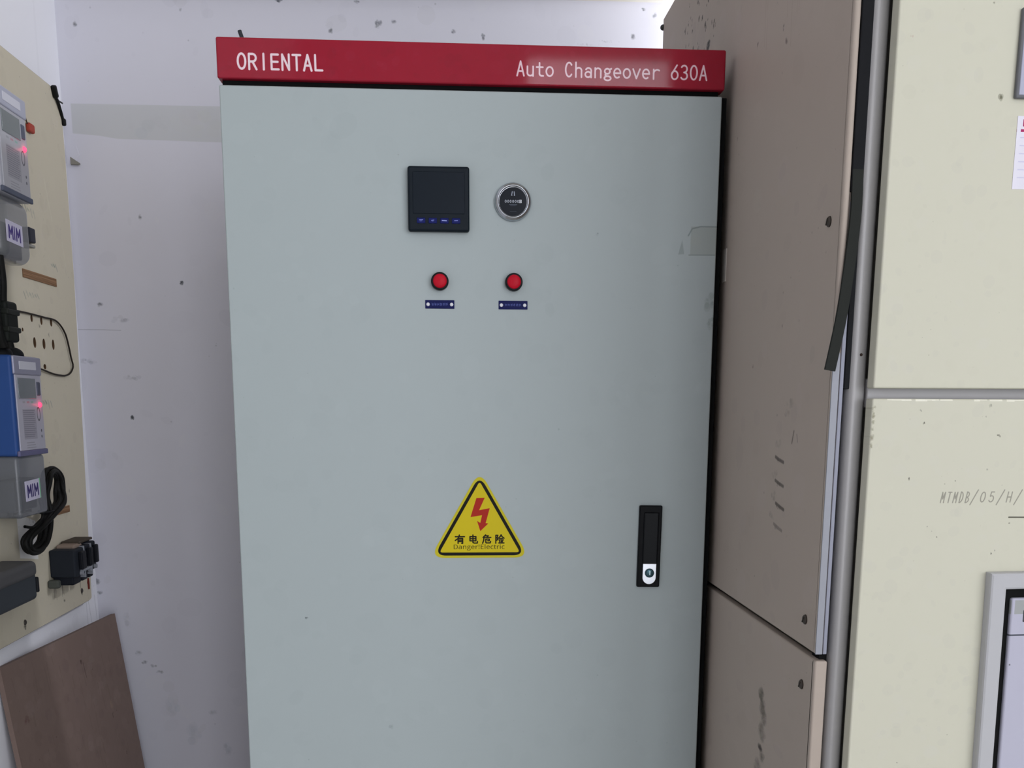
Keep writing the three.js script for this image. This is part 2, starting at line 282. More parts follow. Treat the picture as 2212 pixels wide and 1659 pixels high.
    for (const q of [-1, 1]) part('rivet', new THREE.SphereGeometry(0.0031, 20, 12), std('#f3f4f8', 0.35), pl, [q * 0.0193, -0.0001, -0.0004], [0, 0, 0]);
  });
  // warning sticker
  const U = 0.0001013;      // metres per drawing unit
  const tri = (d, r) => {   // rounded triangle in drawing units: offset d from the black outline
    const A = [915, 150 - d * 2], B = [1690 + d * 1.75, 1510 + d], D = [140 - d * 1.75, 1510 + d], s = new THREE.Shape(), pts = [A, B, D];
    for (let i = 0; i < 3; i++) {
      const p = pts[i], a = pts[(i + 2) % 3], b = pts[(i + 1) % 3], la = Math.hypot(a[0] - p[0], a[1] - p[1]), lb = Math.hypot(b[0] - p[0], b[1] - p[1]);
      const q0 = [p[0] + (a[0] - p[0]) * r / la, p[1] + (a[1] - p[1]) * r / la], q1 = [p[0] + (b[0] - p[0]) * r / lb, p[1] + (b[1] - p[1]) * r / lb];
      i ? s.lineTo(...q0) : s.moveTo(...q0); s.quadraticCurveTo(p[0], p[1], q1[0], q1[1]);
    }
    s.closePath(); return s;
  };
  const path = (g, sh) => { const p = sh.getPoints(12); g.beginPath(); p.forEach((q, i) => i ? g.lineTo(q.x, q.y) : g.moveTo(q.x, q.y)); g.closePath(); };
  const stTex = canvasTex(1040, 920, (g, w, h) => {
    g.scale(w / 1800, h / 1592); g.translate(0, -60); g.fillStyle = '#cfc22a'; g.fillRect(0, 0, 1900, 1700);
    path(g, tri(0, 210)); g.fillStyle = '#0f0d08'; g.fill();
    path(g, tri(-52, 60)); g.fillStyle = '#d6c21c'; g.fill();
    g.fillStyle = '#b02a1c'; g.beginPath();
    [[860, 535], [1000, 530], [905, 740], [1085, 705], [1015, 960], [1060, 965], [925, 1095], [870, 920], [925, 955], [955, 825], [760, 855]].forEach((q, i) => i ? g.lineTo(...q) : g.moveTo(...q)); g.closePath(); g.fill();
    let i = 0; for (const ch of '有电危险') { letters(g, ch, [500, 725, 955, 1175][i], 1160, 158, 142, 22, '#1b1708', 0.98); i++; }
    g.fillStyle = '#3a330c'; g.font = '108px sans-serif'; g.save(); g.translate(462, 1400); const t = 'Danger!Electric', tw = g.measureText(t).width; g.scale(880 / tw, 1); g.fillText(t, 0, 0); g.restore();
  });
  const sg = new THREE.ExtrudeGeometry(tri(40, 260), { depth: 4, bevelEnabled: false, curveSegments: 10 }); planar(sg, 0, 0, 1800, 1, 1652, 60);
  sg.scale(U, -U, U); { const ix = sg.index, p = sg.attributes.position; if (!ix) for (let k = 0; k < p.count; k += 3) for (const at of [p, sg.attributes.uv]) for (let q = 0; q < at.itemSize; q++) { const a = at.array, n = at.itemSize, tmp = a[(k + 1) * n + q]; a[(k + 1) * n + q] = a[(k + 2) * n + q]; a[(k + 2) * n + q] = tmp; } sg.computeVertexNormals(); }
  part('warning_sticker', sg, std(0xffffff, 0.45, 0, { map: stTex }), cab, [0.0074 - 915 * U, 1.3220 + 195 * U - 0.003, 0.0002], [0, 0, 0], 'yellow triangular electric danger sticker');
  // swing handle with its lock
  const hd = part('handle', rbox(0.0398, 0.1425, 0.008, 0.0025, 3), std('#090b0e', 0.5), cab, [0.3016, 1.2005, 0.004], [0, 0, -0.012], 'black flush swing handle');
  part('lever', rbox(0.027, 0.098, 0.006, 0.003, 3), std('#0c0f12', 0.38), hd, [0.001, 0.011, 0.004]);
  { const s = new THREE.Shape(); s.moveTo(-0.0112, 0.0175); s.lineTo(0.0112, 0.0175); s.lineTo(0.0112, -0.006); s.absarc(0, -0.006, 0.0112, 0, -P, true); s.closePath();
    part('lock_plate', new THREE.ExtrudeGeometry(s, { depth: 0.004, bevelEnabled: true, bevelSize: 0.0008, bevelThickness: 0.0008, bevelSegments: 2, curveSegments: 20 }), std('#c9ccd0', 0.25, 0.9), hd, [0.0005, -0.0475, 0.003], [0, 0, 0], 'chrome lock plate');
    part('lock_cylinder', lathe([[0.0001, 0.004], [0.006, 0.004], [0.0078, 0.0025], [0.0082, 0], [0.0001, 0]], 32), std('#3d5a63', 0.3, 0.7), hd, [0.0005, -0.0455, 0.0075], [P / 2, 0, 0]);
    part('keyhole', rbox(0.002, 0.0075, 0.001, 0.0005, 2), std('#cfe6ea', 0.3, 0.6), hd, [0.0005, -0.0450, 0.0118]); }
  // wire stub standing on the top
  part('wire_stub', tube([[0, 0, 0], [0.001, 0.018, 0.001], [-0.003, 0.032, 0.0]], 0.0032), std('#3c3f45', 0.7), cab, [-0.367, 1.989, -0.034]);
}

// ---------------------------------------------------------------- cream switchboard on the right
{
  const sw = thing('switchboard_cabinet', 'deep cream steel switchboard standing forward at the right, its side panels dingy', 'cabinet');
  const XS = 0.42, mCream = std(C.cream, 0.5), mGrey = std('#9c9a99', 0.42, 0.25), mBlack = std('#17181b', 0.7), mDark = std('#141414', 0.85);
  boxAt('carcass', 0.438, 1.20, 0.10, 2.235, -0.585, 0.470, std('#8b8880', 0.6), sw);
  boxAt('plinth', 0.44, 1.20, 0, 0.10, -0.57, 0.46, std('#3a3a3a', 0.7), sw);
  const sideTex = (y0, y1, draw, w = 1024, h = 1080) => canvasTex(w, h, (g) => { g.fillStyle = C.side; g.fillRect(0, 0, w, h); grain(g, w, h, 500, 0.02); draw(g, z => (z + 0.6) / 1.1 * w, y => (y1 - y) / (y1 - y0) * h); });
  reseed(51);
  const upperTex = sideTex(1.129, 2.25, (g, Z, Y) => {
    for (let i = 0; i < 90; i++) { const z = -0.38 + 0.24 * rnd(), y = 2.06 + 0.19 * rnd(); blot(g, Z(z), Y(y), 2.0 + 3 * rnd() ** 2, 2.5 + 5 * rnd() ** 2, '#221e1b', 0.9, 5); }
    blot(g, Z(-0.19), Y(2.068), 16, 6, '#1d1a18', 0.8, 20); blot(g, Z(-0.22), Y(2.064), 8, 6, '#1d1a18', 0.8, 14);
    for (const [z, y, a] of [[.318, 1.367, .8], [.322, 1.334, .75], [.329, 1.302, .85], [.325, 1.272, .45]]) { stroke(g, [Z(z - .018), Y(y + .003), Z(z), Y(y - .0005), Z(z + .018), Y(y - .003)], 4.5, '#4a4440', a * .8); blot(g, Z(z - .004), Y(y - .001), 11, 3, '#3d3733', a * .5, 10); }
    for (const [z, y] of [[.31, 1.39], [.30, 1.345], [.30, 1.315], [.295, 1.285], [.34, 1.43], [.35, 1.445]]) blot(g, Z(z), Y(y), 13, 6, '#6d655e', 0.22, 10);
    stroke(g, [Z(.372), Y(1.408), Z(.366), Y(1.392)], 3, '#5b534d', 0.7); stroke(g, [Z(.384), Y(1.404), Z(.388), Y(1.394)], 2, '#5b534d', 0.5);
    for (const [z, y, r] of [[.12, 1.97, 5], [.24, 1.955, 4], [.255, 1.93, 6], [-.05, 1.73, 4], [.03, 1.86, 3], [.30, 1.55, 3], [.17, 1.50, 3]]) blot(g, Z(z), Y(y), r * .7, r, '#3f3834', 0.6, 6);
    for (let i = 0; i < 26; i++) { const z = -0.1 + 0.5 * rnd(), y = 1.95 + 0.3 * rnd(); stroke(g, [Z(z), Y(y), Z(z + .002), Y(y - 0.03 - 0.06 * rnd())], 2.5, '#8d7a63', 0.16); }
    speckle(g, 1024, 1080, 220, '#4a423c', 0.35, 0.5, 1.8);
  });
  const lowerTex = sideTex(0.55, 1.121, (g, Z, Y) => {
    for (const [z, y, rx, ry, a] of [[.290, 1.015, 9, 16, .35], [.298, 1.00, 10, 20, .3], [.308, .985, 10, 20, .3], [.302, .96, 12, 26, .25], [.298, .935, 7, 7, .7], [.308, .925, 9, 18, .25], [.29, .90, 12, 26, .2], [.296, .87, 9, 22, .18]]) blot(g, Z(z), Y(y), rx * 1.2, ry * 1.2, '#3f3934', a * .5, 44);
    speckle(g, 1024, 1080, 200, '#4a423c', 0.35, 0.5, 1.8);
  });
  const panel = (y0, y1, ty0, ty1, tex, xf, label) => {
    const g = mergeGeometries([rbox(0.014, y1 - y0, 1.090, 0.003, 3).toNonIndexed(), rbox(xf, y1 - y0, 0.012, xf < 0.01 ? 0.0042 : 0.003, 3).translate(xf / 2 - 0.007, 0, 0.543).toNonIndexed()]);
    planar(g, 2, -0.6 + 0.049, 0.5 + 0.049, 1, ty0 - (y0 + y1) / 2, ty1 - (y0 + y1) / 2);
    return part('side_panel', g, std(0xffffff, 0.55, 0, { map: tex }), sw, [XS + 0.007, (y0 + y1) / 2, -0.049], [0, 0, 0], label);
  };
  // the chamfer at the back comes from the top edge itself
  const pu = panel(1.129, 2.2495, 1.129, 2.25, upperTex, 0.0085, 'upper dingy side panel'), pl = panel(0.10, 1.1205, 0.55, 1.121, lowerTex, 0.0165, 'lower dingy side panel');
  const screw = mergeGeometries([lathe([[0.0001, 0.0035], [0.0045, 0.0032], [0.0062, 0.0016], [0.0066, 0], [0.0001, 0]], 24), box(0.009, 0.0012, 0.0016).translate(0, 0.0036, 0)].map(g => g.index ? g.toNonIndexed() : g));
  for (const [p, y, z] of [[pu, 1.6629, 0.4596], [pu, 1.1661, 0.4569], [pl, 1.0782, 0.4572]]) part('screw', screw, std('#4b443e', 0.5, 0.5), p, [-0.0070, y - p.position.y, z - p.position.z], [0.6, 0, P / 2]);
  part('edge_bolt', new THREE.SphereGeometry(0.006, 16, 12), std('#4a4b4a', 0.6), sw, [0.4195, 2.232, -0.592]);
  boxAt('masking_tape', 0.4188, 0.4202, 1.6455, 1.6985, -0.030, -0.006, std('#c9c2b8', 0.8), sw);
  // front frame: channel with two grooves, rounded grey post
  boxAt('frame_channel', 0.4300, 0.4350, 1.129, 1.68, 0.470, 0.4985, std('#9799a6', 0.5, 0.1), sw, 0.001);
  boxAt('edge_strip', 0.4196, 0.4282, 1.1295, 1.505, 0.4985, 0.5008, std('#9a9ca3', 0.45, 0.1), sw, 0.0004, 'pale grey edge strip below the loose gasket');
  boxAt('groove_seal', 0.4286, 0.4385, 0.10, 2.235, 0.465, 0.4895, mDark, sw);
  { const s = new THREE.Shape(); s.moveTo(0.4385, 0.466); s.lineTo(0.4385, 0.488); s.bezierCurveTo(0.4390, 0.500, 0.4440, 0.5025, 0.4490, 0.5020); s.bezierCurveTo(0.4560, 0.5010, 0.4640, 0.4980, 0.4655, 0.4880); s.lineTo(0.4655, 0.466); s.closePath();
    const g = new THREE.ExtrudeGeometry(s, { depth: 2.135, bevelEnabled: false, curveSegments: 14 }); g.rotateX(P / 2); g.scale(1, -1, 1); g.translate(0, 0, 0);
    const p = g.attributes.position; for (let k = 0; k < p.count; k += 3) { for (let q = 0; q < 3; q++) { const a = p.array, t = a[(k + 1) * 3 + q]; a[(k + 1) * 3 + q] = a[(k + 2) * 3 + q]; a[(k + 2) * 3 + q] = t; } } g.computeVertexNormals();
    const bb = (g.computeBoundingBox(), g.boundingBox); if (bb.min.z < 0) g.translate(0, 0, 0);
    part('post', g, mGrey, sw, [0, 0.10 - bb.min.y, 0], [0, 0, 0], 'rounded grey corner post'); }
  part('rivet', new THREE.SphereGeometry(0.0018, 12, 8), std('#3a2f28', 0.7), sw, [0.4535, 1.503, 0.5015]);
  boxAt('crossbar', 0.4640, 1.20, 1.440, 1.475, 0.470, 0.500, mGrey, sw, 0.002);
  // black gasket: still seated above, hanging loose below
  boxAt('gasket', 0.4288, 0.4430, 1.69, 2.235, 0.4905, 0.5005, mBlack, sw, 0.0012, 'black rubber gasket seated in the frame');
  boxAt('gasket', 0.4354, 0.4428, 1.462, 1.69, 0.4905, 0.4995, mBlack, sw, 0.0012);
  { const c = new THREE.CatmullRomCurve3([[0.4357, 1.715, 0.4985], [0.4356, 1.67, 0.5015], [0.4315, 1.612, 0.5035], [0.4238, 1.545, 0.506], [0.4131, 1.484, 0.508]].map(p => new THREE.Vector3(...p)));
    const N = 24, pos = [], idx = [], hw = 0.0063, ht = 0.0022;
    for (let i = 0; i <= N; i++) { const p = c.getPoint(i / N), t = c.getTangent(i / N), n = new THREE.Vector3(-t.y, t.x, 0).normalize(); for (const [a, b] of [[1, 1], [-1, 1], [-1, -1], [1, -1]]) pos.push(p.x + n.x * hw * a, p.y + n.y * hw * a, p.z + ht * b); }
    for (let i = 0; i < N; i++) for (let k = 0; k < 4; k++) { const a = i * 4 + k, b = i * 4 + (k + 1) % 4; idx.push(a, a + 4, b, b, a + 4, b + 4); }
    idx.push(0, 1, 2, 0, 2, 3, N * 4, N * 4 + 2, N * 4 + 1, N * 4, N * 4 + 3, N * 4 + 2);
    let g = new THREE.BufferGeometry(); g.setAttribute('position', new THREE.Float32BufferAttribute(pos, 3)); g.setIndex(idx); g = g.toNonIndexed(); g.computeVertexNormals();
    part('gasket_tail', g, std('#2b2d2a', 0.8), sw, [0, 0, 0], [0, 0, 0], 'loose end of the gasket hanging over the side panel'); }
  // doors
  const doorTex = (draw) => canvasTex(640, 1536, (g, w, h) => { g.fillStyle = C.cream; g.fillRect(0, 0, w, h); grain(g, w, h, 500, 0.012); draw(g, x => (x - 0.46) / 0.22 * w, (y, y0, y1) => (y1 - y) / (y1 - y0) * h, w / 0.22); });
  reseed(61);
  const tU = doorTex((g, X, Y) => { const y = v => Y(v, 1.4628, 1.99); blot(g, X(.59), y(1.79), 9, 9, '#6d6a58', .7, 10); blot(g, X(.572), y(1.89), 5, 4, '#77745f', .5, 6); blot(g, X(.48), y(1.853), 6, 3, '#b08f80', .4, 6); speckle(g, 640, 1536, 60, '#6f6b58', .3, .6, 2.4); });
  const tL = doorTex((g, X, Y, k) => {
    const y = v => Y(v, 0.94, 1.451);
    for (const [x, v, r, a] of [[.5288, 1.4224, 6, .8], [.6231, 1.4076, 7, .55], [.6255, 1.4060, 5, .5], [.5157, 1.3548, 6, .7], [.574, 1.352, 4, .4], [.628, 1.262, 5, .9], [.632, 1.2655, 4, .8], [.6475, 1.300, 4, .7], [.524, 1.437, 6, .35], [.61, 1.443, 8, .3], [.606, 1.43, 5, .3], [.543, 1.296, 4, .4], [.556, 1.283, 5, .35], [.549, 1.29, 3, .3], [.528, .99, 4, .8], [.613, 1.366, 5, .3]]) blot(g, X(x), y(v), r * .6, r * .7, '#3d3b30', a, 8);
    letters(g, 'MTMDB', X(.5552), y(1.3385), .0078 * k, .0135 * k, 4, '#9b988a', .62, .16); letters(g, '/05/H/', X(.5930), y(1.3385), .0112 * k, .0130 * k, 4, '#9a9789', .62, .16);
    stroke(g, [X(.6463), y(1.3072), X(.6725), y(1.307)], 5, '#4a483b', .85);
    for (let i = 0; i < 16; i++) { const x = .4625 + .2 * rnd(); g.globalAlpha = .9; g.fillStyle = '#f2efdf'; g.fillRect(X(x), y(1.4505), k * (.004 + .014 * rnd()), 4 + 4 * rnd()); } g.globalAlpha = 1;      // chipped upper edge
    for (let i = 0; i < 14; i++) blot(g, X(.4655), y(1.44 - .05 * rnd()), 6, 9, '#6e6a50', .3, 6);
    speckle(g, 640, 1536, 70, '#6f6b58', .35, .6, 2.4);
  });
  const door = (y0, y1, tex, ty0, ty1, label) => { const g = rbox(0.736, y1 - y0, 0.021, 0.0025, 3), cx = 0.4630 + 0.368, cy = (y0 + y1) / 2; planar(g, 0, 0.46 - cx, 0.68 - cx, 1, ty0 - cy, ty1 - cy); return part('door', g, std(0xffffff, 0.5, 0, { map: tex }), sw, [cx, cy, 0.5110], [0, 0, 0], label); };
  const dU = door(1.4630, 2.23, tU, 1.4628, 1.99, 'upper cream door'), dL = door(0.11, 1.4508, tL, 0.94, 1.451, 'lower cream door');
  // panel instrument, paper label, breaker frame
  const put = (door, name, geo, mat, x, y, z, rot, label) => part(name, geo, mat, door, [x - door.position.x, y - door.position.y, z - door.position.z], rot, label);
  const ins = put(dU, 'panel_instrument', rbox(0.096, 0.096, 0.006, 0.002, 3), std('#6e6f72', 0.5), 0.6523, 1.8373, 0.5242, [0, 0, 0], 'square panel instrument in a dark grey bezel');
  part('instrument_face', rbox(0.0895, 0.0895, 0.003, 0.001, 2), std('#b3b4c6', 0.3), ins, [0, 0, 0.0022]);
  part('instrument_window', rbox(0.080, 0.072, 0.002, 0.0009, 2), std('#8088bd', 0.25), ins, [0.003, 0.003, 0.0033]);
  const papTex = canvasTex(512, 512, (g, w, h) => {
    g.fillStyle = '#e9e6f0'; g.fillRect(0, 0, w, h); g.fillStyle = '#b0386a'; g.fillRect(30, 92, 450, 18);
    for (let i = 0; i < 3; i++) letters(g, 'HRM'[i], 40 + i * 50, 26, 40, 42, 10, '#a2335f', .8);
    for (let i = 0; i < 6; i++) stroke(g, [34, 150 + i * 56, 470, 150 + i * 56], 8, '#c3bfdc', .55);
  });
  put(dU, 'paper_label', box(0.08, 0.080, 0.0005), std(0xffffff, 0.7, 0, { map: papTex }), 0.6520, 1.7317, 0.5218, [0, 0, 0.004], 'white paper label with a red rule');
  const fr = new THREE.Shape(); fr.moveTo(-0.15, -0.16); fr.lineTo(0.15, -0.16); fr.lineTo(0.15, 0.16); fr.lineTo(-0.15, 0.16); fr.closePath();
  { const q = new THREE.Path(); q.moveTo(-0.135, -0.145); q.lineTo(-0.135, 0.145); q.lineTo(0.135, 0.145); q.lineTo(0.135, -0.145); q.closePath(); fr.holes.push(q); }
  const bf = put(dL, 'breaker_frame', new THREE.ExtrudeGeometry(fr, { depth: 0.010, bevelEnabled: true, bevelSize: 0.003, bevelThickness: 0.004, bevelSegments: 2 }), std('#bdbdbf', 0.45), 0.7795, 1.0785, 0.5215, [0, 0, 0.018], 'pale grey breaker frame on the lower door');
  part('recess', box(0.27, 0.29, 0.004), mDark, bf, [0, 0, 0.001]);
  const bt = canvasTex(512, 512, (g, w, h) => {
    g.fillStyle = '#bdbccb'; g.fillRect(0, 0, w, h); g.fillStyle = '#a5a7a6'; g.fillRect(8, 4, 500, 34);
    g.strokeStyle = '#26282c'; g.lineWidth = 3; stroke(g, [44, 30, 34, 30, 34, 56, 46, 56], 3, '#26282c'); stroke(g, [52, 32, 60, 32], 3, '#26282c'); stroke(g, [52, 54, 60, 54], 3, '#26282c');
    stroke(g, [0, 90, 512, 90], 4, '#4d5058', .9); stroke(g, [0, 468, 512, 468], 5, '#3f424a', .9); blot(g, 6, 165, 3, 3, '#333', .9, 5);
  });
  part('breaker_face', rbox(0.247, 0.268, 0.008, 0.003, 2), std(0xffffff, 0.5, 0, { map: bt }), bf, [0.002, -0.004, 0.004]);
}

// ---------------------------------------------------------------- meter board on the left wall
{
  const s = new THREE.Shape(); s.moveTo(0.25, 0.979); s.lineTo(0.25, 2.118); s.lineTo(-0.705, 2.117); s.quadraticCurveTo(-0.757, 2.112, -0.757, 2.06); s.lineTo(-0.7590, 1.994); s.lineTo(-0.7600, 1.724); s.lineTo(-0.7435, 1.355); s.lineTo(-0.7220, 0.984); s.quadraticCurveTo(-0.720, 0.979, -0.70, 0.979); s.closePath();
  const slot = (z, y, w, h) => { const p = new THREE.Path(); p.absellipse(z, y, w, h, 0, 2 * P, false, 0); s.holes.push(p); };
  slot(-0.4976, 1.5637, 0.0075, 0.0110); slot(-0.5474, 1.5637, 0.0078, 0.0110); slot(-0.6000, 1.5650, 0.0072, 0.0110);
  slot(-0.4913, 1.6120, 0.006, 0.0075); slot(-0.5427, 1.6110, 0.006, 0.0085); slot(-0.5971, 1.6115, 0.0065, 0.0085); slot(-0.4405, 1.5860, 0.004, 0.004); slot(-0.5426, 1.5164, 0.0075, 0.0055);
  const BZ0 = -0.78, BZ1 = -0.18, BY0 = 0.96, BY1 = 2.13;
  const tex = canvasTex(900, 1755, (g, w, h) => {
    reseed(71); const X = z => (BZ1 - z) / (BZ1 - BZ0) * w, Y = y => (BY1 - y) / (BY1 - BY0) * h;
    g.fillStyle = C.board; g.fillRect(0, 0, w, h); grain(g, w, h, 700, 0.022);
    const mark = (z, y, n, a) => { for (let i = 0; i < n; i++) stroke(g, [X(z - i * .014) + rnd() * 6, Y(y + .006 * rnd()), X(z - i * .014 - .01), Y(y - .012 * rnd())], 6, '#66706a', a * (.5 + .5 * rnd())); blot(g, X(z - n * .007), Y(y), n * 9, 9, '#76807a', a * .5, 14); };
    mark(-.44, 1.842, 6, .45); mark(-.50, 1.83, 4, .3); mark(-.46, 1.66, 6, .35); mark(-.50, 1.44, 5, .4); mark(-.62, 1.735, 3, .35);
    for (const [z, y, rx, ry, a] of [[-.47, 1.93, 8, 8, .2], [-.46, 1.88, 6, 9, .25], [-.53, 1.60, 6, 6, .3], [-.58, 1.585, 6, 8, .2], [-.44, 1.75, 10, 6, .2], [-.63, 1.245, 6, 6, .25], [-.66, 1.008, 8, 10, .9], [-.55, 1.008, 6, 5, .5], [-.33, .995, 9, 8, .8]]) blot(g, X(z), Y(y), rx, ry, '#45423a', a, 12);
    for (const [z, y0, y1, a, lw] of [[-.50, 1.062, 1.015, .35, 16], [-.545, 1.062, 1.02, .45, 16], [-.60, 1.062, 1.045, .35, 16], [-.655, 1.06, 1.01, .8, 5], [-.47, 1.062, 1.03, .25, 18]]) for (let q = 0; q < 7; q++) stroke(g, [X(z) + (rnd() - .5) * lw * 1.6, Y(y0), X(z) + (rnd() - .5) * lw * 1.6, Y(y1 + (y0 - y1) * .6 * rnd())], lw * .45, '#575148', a * .4);     // soot runs below the fuses
    g.globalAlpha = .9; g.fillStyle = '#e4e3e2'; g.beginPath(); g.moveTo(X(-.335), Y(1.225)); g.lineTo(X(-.425), Y(1.20)); g.lineTo(X(-.425), Y(1.12)); g.lineTo(X(-.335), Y(1.135)); g.fill(); g.globalAlpha = 1;      // torn paper
    for (let i = 0; i < 12; i++) blot(g, X(-.34 - .08 * rnd()), Y(1.13 + .08 * rnd()), 5, 4, '#9a9692', .5, 5);
    stroke(g, [X(-.62), Y(1.91), X(-.648), Y(1.83)], 8, '#d3cdb9', .5); stroke(g, [X(-.70), Y(1.79), X(-.715), Y(1.73)], 5, '#d3cdb9', .5);
    speckle(g, w, h, 300, '#5d574b', .35, .6, 2.4);
  });
  const g = new THREE.ExtrudeGeometry(s, { depth: 0.016, bevelEnabled: true, bevelSize: 0.001, bevelThickness: 0.001, bevelSegments: 1, curveSegments: 12 });
  planar(g, 0, BZ1, BZ0, 1, BY0, BY1);
  g.applyMatrix4(new THREE.Matrix4().makeBasis(new THREE.Vector3(0, 0, 1), new THREE.Vector3(0, 1, 0), new THREE.Vector3(-1, 0, 0)).setPosition(-0.901, 0, 0));
  const bd = thing('meter_board', 'large cream painted board on the left wall carrying the two electricity meters', 'board');
  part('panel', g, [std(0xffffff, 0.7, 0, { map: tex }), std('#5a4432', 0.85)], bd);
  part('backing', box(0.0012, 0.20, 0.34), std('#1e150f', 0.9), bd, [-0.9192, 1.57, -0.50], [0, 0, 0], 'dark plate added to stand in for the shade inside the holes');  // plate added so the holes read as shaded; no real layer
  const woodTex = canvasTex(256, 32, (q, w, h) => { reseed(3); q.fillStyle = '#8a6a4f'; q.fillRect(0, 0, w, h); for (let i = 0; i < 40; i++) stroke(q, [0, rnd() * h, w, rnd() * h], 1 + rnd() * 2, rnd() < .5 ? '#6b4f39' : '#a07e60', .4); });
  const strip = (z0, z1, y0, y1) => part('wood_strip', rbox(0.002, y1 - y0, Math.abs(z1 - z0), 0.0008, 2), std(0xffffff, 0.8, 0, { map: woodTex }), bd, [-0.8990, (y0 + y1) / 2, (z0 + z1) / 2], [0, 0, 0], 'bare brown strip of wood');
  strip(-0.462, -0.643, 1.6905, 1.7075); strip(-0.46, -0.6195, 1.1990, 1.2140);
  const rust = std('#6a2a22', 0.8), screw = lathe([[0.0001, 0.0026], [0.004, 0.0022], [0.0058, 0.0008], [0.006, 0], [0.0001, 0]], 20);
  for (const [y, z, m] of [[1.022, -0.705, rust], [1.010, -0.660, std('#4b4640', 0.6, .4)], [1.005, -0.3315, std('#4b4640', 0.6, .4)]]) part('screw', screw, m, bd, [-0.900, y, z], [0, 0, -P / 2]);
  part('rust_nail', tube([[0, 0.014, 0], [0.001, 0.006, 0.001], [0.0005, -0.012, 0]], 0.0036), rust, bd, [-0.9008, 1.018, -0.705]);
}

// electricity meters
function makeMeter(label, yTop, zNear, caseMat, coverMat, tone, sticker) {
  const W = 0.1365, H = 0.185, D = 0.060;      // along z, up, off the board
  const m = thing('electricity_meter', label, 'meter', [-0.900, yTop - H, zNear - W / 2]);
  part('case', rbox(D, H, W, 0.006, 3), caseMat, m, [D / 2, H / 2, 0]);
  const faceTex = canvasTex(546, 600, (g, w, h) => {
    const k = w / 136.5; reseed(81); g.fillStyle = tone.face; g.fillRect(0, 0, w, h);
    const R = (x0, y0, x1, y1, c, a = 1) => { g.globalAlpha = a; g.fillStyle = c; g.fillRect(x0 * k, y0 * k, (x1 - x0) * k, (y1 - y0) * k); g.globalAlpha = 1; };
    for (let i = 0; i < 14; i++) R(26, 70 + i * 4, 92 - rnd() * 12, 71.6 + i * 4, '#77767f', .8);
    R(24, 68, 94, 128, '#8d8b95', .45);
    for (let i = 0; i < 3; i++) R(28 + i * 22, 52, 42 + i * 22, 56, ['#9a9aa2', '#c27a86', '#7fb4a2'][i], .6);
    for (let i = 0; i < 3; i++) R(34, 134 + i * 5, 86 - rnd() * 20, 136 + i * 5, '#8f8e98', .6);
    g.strokeStyle = '#5b5c64'; g.lineWidth = 3 * k; g.beginPath(); g.ellipse(110 * k, 78 * k, 8 * k, 13 * k, 0, 0, 6.283); g.stroke();
    for (const y of [112, 124]) { g.fillStyle = '#5a5b63'; g.beginPath(); g.arc(119 * k, y * k, 3 * k, 0, 6.283); g.fill(); }
  });
  const fg = rbox(0.003, 0.140, 0.120, 0.001, 2); planar(fg, 2, 0.060, -0.060, 1, -0.070, 0.070);
  part('face_plate', fg, std(0xffffff, 0.4, 0, { map: faceTex }), m, [D + 0.0005, H - 0.105, -0.002]);
  part('top_clip', rbox(0.006, 0.034, 0.128, 0.003, 2), tone.clip, m, [D + 0.001, H - 0.018, -0.001]);
  part('clip_label', rbox(0.001, 0.015, 0.078, 0.0004, 1), std('#d4d4de', 0.4), m, [D + 0.0042, H - 0.018, 0.002]);
  part('display', rbox(0.003, 0.038, 0.080, 0.001, 2), phys({ color: tone.lcd, roughness: 0.2, clearcoat: 1, clearcoatRoughness: 0.05 }), m, [D + 0.002, H - 0.060, 0.009]);
  part('button', rbox(0.004, 0.026, 0.015, 0.003, 2), std('#5d6070', 0.5), m, [D + 0.002, H - 0.060, -0.0455]);
  const led = part('led', new THREE.SphereGeometry(0.0055, 20, 14), std('#ff6a8a', 0.4, 0, { emissive: '#ff3b62', emissiveIntensity: 1.6 }), m, [D + 0.0015, H - 0.0905, -0.046], [0, 0, 0], 'glowing red indicator');
  const pl = new THREE.PointLight('#ff3b62', 0.0008, 0, 2); pl.position.set(D + 0.0035, H - 0.0905, -0.046); pl.castShadow = true; pl.shadow.radius = 0.12; m.add(pl);
  part('lower_rail', rbox(0.006, 0.010, 0.136, 0.002, 2), tone.rail, m, [D + 0.001, 0.005, 0]);
  const tc = part('terminal_cover', rbox(D - 0.004, 0.116, W - 0.006, sticker.round, 4), coverMat, m, [D / 2 - 0.001, -0.058, 0]);
  part('terminal_block', rbox(D * 0.6, 0.060, W - 0.030, 0.004, 2), std('#4a4c50', 0.6), tc, [-0.006, -0.018, 0]);
  for (let i = 0; i < 4; i++) part('terminal_lead', cyl(0.007, 0.007, 0.05, 14), std('#232427', 0.6), tc, [-0.004, -0.030, -0.042 + i * 0.028]);
  const st = canvasTex(256, 144, (g, w, h) => { g.fillStyle = '#d9d4ea'; g.fillRect(0, 0, w, h); letters(g, 'M', 20, 34, 92, 80, 19, sticker.ink, .8); letters(g, 'I', 108, 34, 30, 80, 17, sticker.ink, .8); letters(g, 'M', 138, 34, 92, 80, 19, sticker.ink, .8); if (sticker.green) { g.fillStyle = '#8fd6a8'; g.fillRect(w - 16, 0, 16, h); } });
  const sg = box(0.0008, 0.038, 0.072); planar(sg, 2, 0.036, -0.036, 1, -0.019, 0.019);
  part('sticker', sg, std(0xffffff, 0.5, 0, { map: st }), tc, [D / 2 - 0.0018, sticker.dy, sticker.dz], [sticker.tilt, 0, 0], 'white sticker with purple letters');
  return m;
}
const cover = c => phys({ color: c, roughness: 0.25, transmission: 0.8, thickness: 0, ior: 1.45 });
